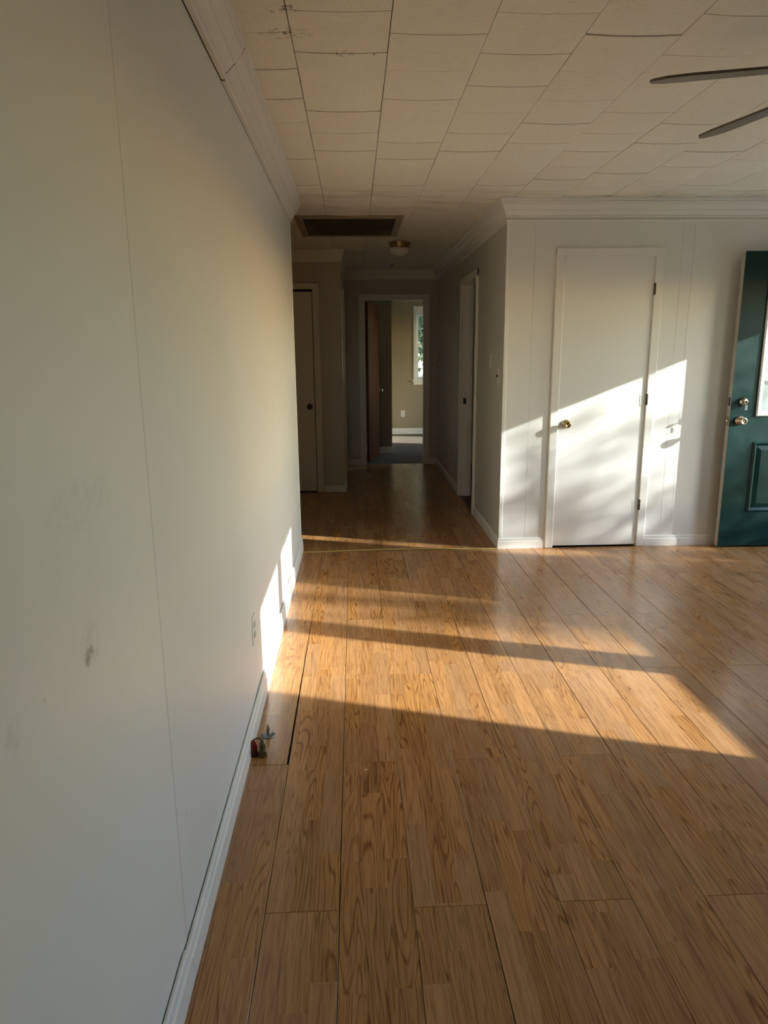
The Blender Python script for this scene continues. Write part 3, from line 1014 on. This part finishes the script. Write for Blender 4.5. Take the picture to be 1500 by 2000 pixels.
# unseen storm door added in the front doorway; its rails trim the sunlight
sd = empty('door_7', (XW + .105, 4.46, 0), 'white storm door with an upper glass pane, added to trim sunlight in the front doorway', 'door', kind='structure')
SX0, SX1 = XW + .095, XW + .130
sdm = MB()
sdm.box((SX0, 3.977, .02), (SX1, 4.000, 2.095))
sdm.box((SX0, 4.880, .02), (SX1, 4.938, 2.095))
sdm.box((SX0, 4.000, 1.890), (SX1, 4.880, 2.095))
sdm.box((SX0, 4.000, .02), (SX1, 4.880, 0.34))
sdm.build('frame', M_winwhite, sd)
MB().box((SX0 + .013, 4.001, .341), (SX0 + .018, 4.879, 1.889)).build('pane', M_glass, sd)
MB().box((SX0 - .03, 3.979, 0.98), (SX0, 3.997, 1.10), .005).build('handle', M_bronze, sd)


# ================================================================== WINDOWS
def window_x(name, y0, y1, z0, z1, label, stool=True, meet=False):
    e = empty(name, (XW, (y0 + y1) / 2, z0), label, 'window', kind='structure')
    f = .045
    fm = MB()
    fm.box((XW + .002, y0, z0), (XW + WT - .002, y0 + f, z1))
    fm.box((XW + .002, y1 - f, z0), (XW + WT - .002, y1, z1))
    fm.box((XW + .002, y0 + f, z0), (XW + WT - .002, y1 - f, z0 + f))
    fm.box((XW + .002, y0 + f, z1 - f), (XW + WT - .002, y1 - f, z1))
    fm.build('frame', M_winwhite, e)
    return e, f


e, f = window_x('window_1', OPEN[0][0], OPEN[0][1], OPEN[0][2], OPEN[0][3], 'white double window in the outer wall throwing the sun patches')
MB().box((XW + .002, 2.142, OPEN[0][2] + f), (XW + WT - .002, 2.287, OPEN[0][3] - f)).build('mullion', M_winwhite, e)
for a, b in ((OPEN[0][0] + f, 2.142), (2.287, OPEN[0][1] - f)):
    MB().box((XW + .07, a + .001, OPEN[0][2] + f + .001), (XW + .075, b - .001, OPEN[0][3] - f - .001)).build('pane', M_glass, e)
a, b, c, d = OPEN[0]
for ya, yb in ((a - .06, a), (b, b + .06)):
    MB().box((XW - .018, ya, c), (XW, yb, d + .06), .003).build('casing', M_trim, e)
MB().box((XW - .0186, a - .06, d), (XW, b + .06, d + .06), .003).build('casing', M_trim, e)
MB().box((XW - .045, a - .08, c - .022), (XW + .002, b + .08, c), .004).build('sill', M_trim, e)
MB().box((XW - .016, a - .06, c - .08), (XW, b + .06, c - .022), .003).build('apron', M_trim, e)
for i, nm, lab in ((2, 'window_2', 'bedroom window in the outer wall sunning the carpet'),):
    e, f = window_x(nm, *OPEN[i], lab)
    a, b, c, d = OPEN[i]
    MB().box((XW + .06, a + f, (c + d) / 2 - .018), (XW + .085, b - f, (c + d) / 2 + .018)).build('meeting_rail', M_winwhite, e)
    for za, zb in ((c + f, (c + d) / 2 - .018), ((c + d) / 2 + .018, d - f)):
        MB().box((XW + .07, a + f, za), (XW + .075, b - f, zb)).build('pane', M_glass, e)
# bedroom far window
x0, x1, z0, z1 = WB
e = empty('window_3', ((x0 + x1) / 2, YBED, z0), 'white sash window in the bedroom wall with foliage outside', 'window', kind='structure')
MB().box((x0 - .052, YBED - .02, z0), (x0 + .002, YBED, z1 + .115), .003).build('casing', M_trim, e)
MB().box((x1 - .002, YBED - .02, z0), (x1 + .088, YBED, z1 + .115), .003).build('casing', M_trim, e)
MB().box((x0 - .052, YBED - .0206, z1 - .002), (x1 + .088, YBED, z1 + .115), .003).build('casing', M_trim, e)
MB().box((x0 - .075, YBED - .06, z0 - .03), (x1 + .11, YBED + .02, z0), .004).build('sill', M_trim, e)
MB().box((x0 - .052, YBED - .018, z0 - .09), (x1 + .088, YBED, z0 - .03), .003).build('apron', M_trim, e)
sm = MB()
sm.box((x0, YBED + .02, z0), (x0 + .018, YBED + .10, z1))
sm.box((x1 - .018, YBED + .02, z0), (x1, YBED + .10, z1))
sm.box((x0 + .018, YBED + .02, z0), (x1 - .018, YBED + .10, z0 + .02))
sm.box((x0 + .018, YBED + .02, z1 - .02), (x1 - .018, YBED + .10, z1))
sm.build('frame', M_winwhite, e)
zm = 1.565
for (za, zb, yo) in ((z0 + .02, zm + .012, .035), (zm - .012, z1 - .02, .065)):
    sh = MB()
    q = .024
    ya, yb = YBED + yo, YBED + yo + .028
    sh.box((x0 + .018, ya, za), (x0 + .018 + q, yb, zb))
    sh.box((x1 - .018 - q, ya, za), (x1 - .018, yb, zb))
    sh.box((x0 + .018 + q, ya, za), (x1 - .018 - q, yb, za + q))
    sh.box((x0 + .018 + q, ya, zb - q), (x1 - .018 - q, yb, zb))
    so = sh.build('sash', M_winwhite, e)
    MB().box((x0 + .018 + q, ya + .012, za + q), (x1 - .018 - q, ya + .016, zb - q)).build('pane', M_glass, so)

# ================================================================== THINGS
# ceiling fan
FX, FY, FZ = 1.457, 2.005, 2.175
fan = empty('ceiling_fan', (FX, FY, H), 'ceiling fan with dark taupe blades hanging at upper right', 'ceiling fan')
MB().lathe([(0, 0), (.066, 0), (.066, .012), (.055, .03), (.03, .045), (.014, .05), (.012, .05), (0, .05)], (FX, FY, H), '-z', 28).build('canopy', M_fanmetal, fan)
MB().lathe([(0, .04), (.0125, .04), (.0125, .21), (0, .21)], (FX, FY, H), '-z', 14).build('downrod', M_fanmetal, fan)
MB().lathe([(0, .19), (.03, .19), (.075, .205), (.098, .23), (.104, .27), (.095, .305), (.07, .325), (.055, .33), (.05, .36), (.03, .372), (0, .374)], (FX, FY, H), '-z', 32).build('motor_housing', M_fanmetal, fan)
tip_angle = math.radians(172.7)
blade_me = None
for k in range(6):
    a = tip_angle - k * math.radians(60)
    ca, sa = math.cos(a), math.sin(a)
    R0, R1 = .15, .645
    outline = [(R0, -.042), (R0 + .04, -.052), (R1 - .10, -.062), (R1 - .045, -.058), (R1 - .012, -.036), (R1, -.008), (R1 - .004, .014), (R1 - .03, .046), (R1 - .09, .060), (R0 + .04, .050), (R0, .040)]
    tw = math.radians(-11)
    mb = MB()
    n = len(outline)
    def P(r, s_, z):
        return (ca * r - sa * (s_ * math.cos(tw)), sa * r + ca * (s_ * math.cos(tw)), s_ * math.sin(tw) + z - (r - .1) * 0.045)
    vs_ = [P(r, s_, .0035) for r, s_ in outline] + [P(r, s_, -.0035) for r, s_ in outline]
    mb.add(vs_, [tuple(range(n)), tuple(reversed(range(n, 2 * n)))] + [(i, (i + 1) % n, n + (i + 1) % n, n + i) for i in range(n)])
    b = mb.build('blade', M_fan, fan, (0, 0, FZ - H))
    arm = MB()
    vs_ = [(.085, -.02), (.13, -.014), (.16, -.032), (.205, -.034), (.215, 0), (.205, .034), (.16, .032), (.13, .014), (.085, .02)]
    n = len(vs_)
    arm.add([P(r, s_, .009) for r, s_ in vs_] + [P(r, s_, .004) for r, s_ in vs_], [tuple(range(n)), tuple(reversed(range(n, 2 * n)))] + [(i, (i + 1) % n, n + (i + 1) % n, n + i) for i in range(n)])
    arm.build('blade_iron', M_fanmetal, b, (0, 0, 0))

# return air vent
vx0, vx1, vy0, vy1 = VENT
vent = empty('ceiling_vent', ((vx0 + vx1) / 2, (vy0 + vy1) / 2, H), 'brown slatted return air vent in the hall ceiling', 'vent')
zb, zt = H - .024, H - .002
fwv = .055
for a, b in (((vx0, vy0), (vx0 + fwv, vy1)), ((vx1 - fwv, vy0), (vx1, vy1)), ((vx0 + fwv, vy0), (vx1 - fwv, vy0 + fwv * .6)), ((vx0 + fwv, vy1 - fwv * .6), (vx1 - fwv, vy1))):
    MB().box((a[0], a[1], zb), (b[0], b[1], zt), .004).build('frame_rail', M_vent, vent)
MB().box((vx0 + fwv, vy0 + .03, H - .006), (vx1 - fwv, vy1 - .03, H - .004)).build('filter', M_ventdark, vent)
sl = MB()
ns = 34
for i in range(ns):
    y = vy0 + .045 + (vy1 - vy0 - .09) * i / (ns - 1)
    vs_ = [(vx0 + fwv, y - .009, zb + .003), (vx1 - fwv, y - .009, zb + .003), (vx1 - fwv, y + .007, H - .008), (vx0 + fwv, y + .007, H - .008)]
    sl.add(vs_ + [(a, b + .0012, c) for a, b, c in vs_], [(0, 1, 2, 3), (7, 6, 5, 4), (0, 4, 5, 1), (2, 6, 7, 3), (0, 3, 7, 4), (1, 5, 6, 2)])
slo = sl.build('louvre_slats', M_ventslat, vent)
slo['kind'] = 'stuff'

# flush light
fl = empty('ceiling_light', (0.442, 6.93, H), 'brass rimmed flush ceiling light with a milky glass bowl', 'ceiling light')
MB().lathe([(0, 0), (.103, 0), (.106, .006), (.100, .014), (.096, .018), (.099, .024), (.094, .032), (.090, .040), (.092, .046), (.086, .052), (0, .052)], (0.442, 6.93, H), '-z', 36).build('rim', M_brass, fl)
MB().lathe([(.080, .045), (.088, .058), (.088, .075), (.078, .098), (.058, .116), (.032, .127), (0, .131)], (0.442, 6.93, H), '-z', 36).build('bowl', M_milk, fl)
sdx = empty('smoke_detector', (0.45, 8.36, H), 'small round white smoke detector on the hall ceiling', 'smoke detector')
MB().lathe([(0, 0), (.062, 0), (.064, .012), (.058, .030), (.048, .038), (.0, .040)], (0.45, 8.36, H), '-z', 28).build('housing', M_plastic, sdx)
MB().lathe([(0, .036), (.022, .036), (.020, .045), (0, .046)], (0.45, 8.36, H), '-z', 18).build('grille', M_slot, sdx)


# wall plates
def plate(name, loc, normal, label, cat, kind, mat, w=.072, h=.116):
    """normal: '-x' (hall right wall), '+x' (left wall), '-y'"""
    e = empty(name, loc, label, cat)
    def bx(u0, u1, z0, z1, d0, d1, bev=0):
        if normal == '-x': return MB().box((loc[0] - d1, loc[1] + u0, loc[2] + z0), (loc[0] - d0, loc[1] + u1, loc[2] + z1), bev)
        if normal == '+x': return MB().box((loc[0] + d0, loc[1] + u0, loc[2] + z0), (loc[0] + d1, loc[1] + u1, loc[2] + z1), bev)
        return MB().box((loc[0] + u0, loc[1] - d1, loc[2] + z0), (loc[0] + u1, loc[1] - d0, loc[2] + z1), bev)
    bx(-w / 2, w / 2, -h / 2, h / 2, 0, .004, .0018).build('plate', mat, e)
    if kind == 'switch':
        bx(-.006, .006, -.013, .013, .005, .0075).build('toggle_slot', mat, e)
        bx(-.004, .004, .0, .012, .006, .022, .001).build('toggle', M_bronze if mat is M_trim else mat, e)
    elif kind == 'outlet':
        for z in (-.02, .02):
            r = bx(-.016, .016, z - .013, z + .013, .005, .0085, .003).build('receptacle', M_ivory if mat is M_ivory else mat, e)
            for u in (-.006, .006):
                bx(u - .0016, u + .0016, z - .004, z + .006, .0082, .0089).build('slot', M_slot, r)
    return e


plate('outlet_plate', (XL, 2.637, 0.372), '+x', 'white painted outlet plate low on the left panelled wall', 'outlet', 'outlet', M_trim)
plate('blank_plate', (XR, 5.515, 1.367), '-x', 'narrow blank plate on the hall right wall, upper of two', 'wall plate', 'blank', M_trim)
plate('light_switch', (XR, 5.19, 1.258), '-x', 'white toggle light switch nearest the hall corner', 'light switch', 'switch', M_trim)
plate('light_switch', (XR, 8.81, 1.29), '-x', 'dim light switch far down the hall right wall', 'light switch', 'switch', M_ivory)
plate('outlet_plate', (XR, 7.865, 0.322), '-x', 'dim outlet plate low on the far hall right wall', 'outlet', 'outlet', M_trim)
plate('outlet_plate', (0.857, YBED, 0.366), '-y', 'white outlet on the cream bedroom wall under the window', 'outlet', 'outlet', M_plastic)
plate('light_switch', (XBLK, YBLK + 0.17, 1.46), '+x', 'dim light switch on the corridor side of the hall block', 'light switch', 'switch', M_ivory)

# gas stub: two capped valves and a round floor collar with its pipe
gx, gy = -0.378, 2.335
gv = empty('gas_valve', (gx, gy, 0), 'old brass and red capped gas valve at the foot of the left wall', 'gas valve')
MB().lathe([(0, 0), (.016, 0), (.017, .006), (.0145, .008), (.0145, .022), (.012, .028), (.0105, .050), (.007, .056), (.005, .066), (0, .067)], (gx + .018, gy - .004, 0.001), 'z', 10, False).build('brass_fitting', plain('grimy_brass', (0.12, 0.085, 0.035), 0.4, 0.7, 0.3, 60), gv)
MB().lathe([(0, 0), (.016, 0), (.017, .006), (.015, .009), (.014, .024), (.012, .028), (0, .029)], (gx - .014, gy + .002, 0.001), 'z', 10, False).build('base_nut', plain('rust_metal', (0.10, 0.045, 0.03), 0.6, 0.5, 0.3, 60), gv)
MB().lathe([(0, .026), (.0135, .026), (.0125, .040), (.009, .052), (.006, .060), (0, .061)], (gx - .014, gy + .002, 0.001), 'z', 12).build('red_cap', M_red, gv)
MB().tube([(gx + .018, gy - .002, .048), (gx + .014, gy + .004, .062), (gx + .002, gy + .006, .068), (gx - .012, gy + .004, .064), (gx - .014, gy + .002, .054)], .0035, 8).build('joining_pipe', M_bronze, gv)
px, py = -0.357, 2.472
pc = empty('pipe_collar', (px, py, 0), 'grey round floor collar with a short capped pipe stub', 'pipe')
MB().lathe([(.006, 0), (.026, 0), (.0265, .002), (.022, .005), (.009, .007), (.006, .007)], (px, py, .001), 'z', 28).build('collar', M_steel, pc)
MB().lathe([(0, .0), (.0055, .0), (.0055, .020), (.0075, .021), (.0075, .032), (.006, .038), (.0065, .041), (.0055, .046), (0, .047)], (px, py, .002), 'z', 14).build('pipe_stub', M_nickel, pc)
cr = MB()
cr.add([(0, 0, 0), (.012, .004, 0), (.014, .012, .001), (.004, .010, 0), (.002, .003, .003), (.010, .006, .004), (.011, .010, .003), (.005, .008, .003)], [(0, 3, 2, 1), (4, 5, 6, 7), (0, 1, 5, 4), (1, 2, 6, 5), (2, 3, 7, 6), (3, 0, 4, 7)])
cro = cr.build('wood_chip', M_crumb, None, (0.007, 2.215, 0.0006))
tag(cro, 'tiny pale wood chip lying on the floor boards', 'wood chip')

# ================================================================== OUTSIDE
gr = MB().box((XW + WT, -40, -0.75), (70, 60, -0.42)).box((-40, YBED + .12, -0.75), (XW + WT, 60, -0.42)).build('ground', M_grass)
tag(gr, 'dry lawn outside the house, made pale to bounce sunlight indoors', 'lawn', kind='structure')
po = MB().box((XW + WT, 3.2, -0.42), (XW + WT + 1.5, 5.6, -0.04), .01).build('porch', M_concrete)
tag(po, 'small concrete porch slab outside the front door', 'porch', kind='structure')


def tree(name, label, basep, height, crown_c, crown_r, nleaf, nbr, seed, leaf=.09, gap=None):
    R = random.Random(seed)
    bx, by, bz = basep
    e = empty(name, basep, label, 'added_shrub' if name == 'added_shrub' else 'tree')
    tr = MB()
    top = Vector((crown_c[0], crown_c[1], bz + height * .8))
    trunk = [Vector((bx, by, bz)), Vector((bx + .1, by - .05, bz + height * .25)), Vector((bx, by, bz + height * .5)), top]
    tr.tube(trunk, [.17, .13, .10, .03], 10)
    tr.build('trunk', M_bark, e)
    br = MB()
    lf = MB()
    C = Vector(crown_c)
    ends = []
    for i in range(nbr):
        u = R.uniform(.35, 1)
        st = trunk[1].lerp(trunk[3], u)
        d = Vector((R.uniform(-1, 1), R.uniform(-1, 1), R.uniform(-.5, 1))).normalized()
        en = C + Vector((d.x * crown_r[0], d.y * crown_r[1], d.z * crown_r[2])) * R.uniform(.7, 1)
        mid = st.lerp(en, .5) + Vector((0, 0, R.uniform(-.1, .25)))
        br.tube([st, mid, en], [.045 * (1.2 - u * .5), .025, .008], 6)
        ends.append((st, mid, en))
    br.build('branches', M_bark, e)['kind'] = 'stuff'
    for i in range(nleaf):
        st, mid, en = R.choice(ends)
        u = R.uniform(.15, 1.05)
        p = (st * (1 - u) ** 2 + mid * 2 * u * (1 - u) + en * u * u) if u <= 1 else en
        p = p + Vector((R.gauss(0, .16), R.gauss(0, .16), R.gauss(0, .12)))
        a = Vector((R.uniform(-1, 1), R.uniform(-1, 1), R.uniform(-1, 1))).normalized()
        b = a.cross(Vector((R.uniform(-1, 1), R.uniform(-1, 1), R.uniform(-1, 1)))).normalized()
        L = leaf * R.uniform(.6, 1.3)
        lf.add([p, p + a * L * .5 + b * L * .32, p + a * L, p + a * L * .5 - b * L * .32], [(0, 1, 2, 3)])
    lo = bpy.data.objects.new('leaves', None)
    bpy.data.objects.remove(lo)
    me = bpy.data.meshes.new('leaves')
    me.from_pydata(lf.v, [], lf.f)
    me.materials.append(M_leaf)
    lo = bpy.data.objects.new('leaves', me)
    COL.objects.link(lo)
    lo.parent = e
    lo.location = -Vector(basep)
    lo['kind'] = 'stuff'
    return e


tree('yard_tree', 'loose leafy yard tree shading the front door', (12.1, 1.5, -.45), 5.6, (11.7, 1.55, 3.95), (1.5, 1.75, 1.25), 1700, 30, 5)
tree('yard_tree', 'slender leafy yard tree shading the double window', (16.0, -0.75, -.45), 7.6, (15.9, -1.3, 6.1), (.8, .50, 1.1), 1300, 18, 15)
tree('added_shrub', 'rounded dense bush added beside the porch to block low sun', (7.4, 3.15, -.45), 2.4, (7.4, 3.15, .95), (.55, 1.0, 1.05), 5200, 60, 21, .11)  # unseen bush put in to shade the low sun at the doorway
tree('garden_tree', 'bushy green tree outside the bedroom window', (1.9, 17.5, -.45), 4.6, (1.75, 17.5, 1.9), (1.5, .9, 2.1), 9000, 60, 8, .20)
tree('garden_tree', 'second bushy tree beside the one outside the bedroom window', (4.6, 19.5, -.45), 6.5, (4.6, 19.5, 3.2), (2.4, 1.4, 2.8), 5200, 40, 9, .18)
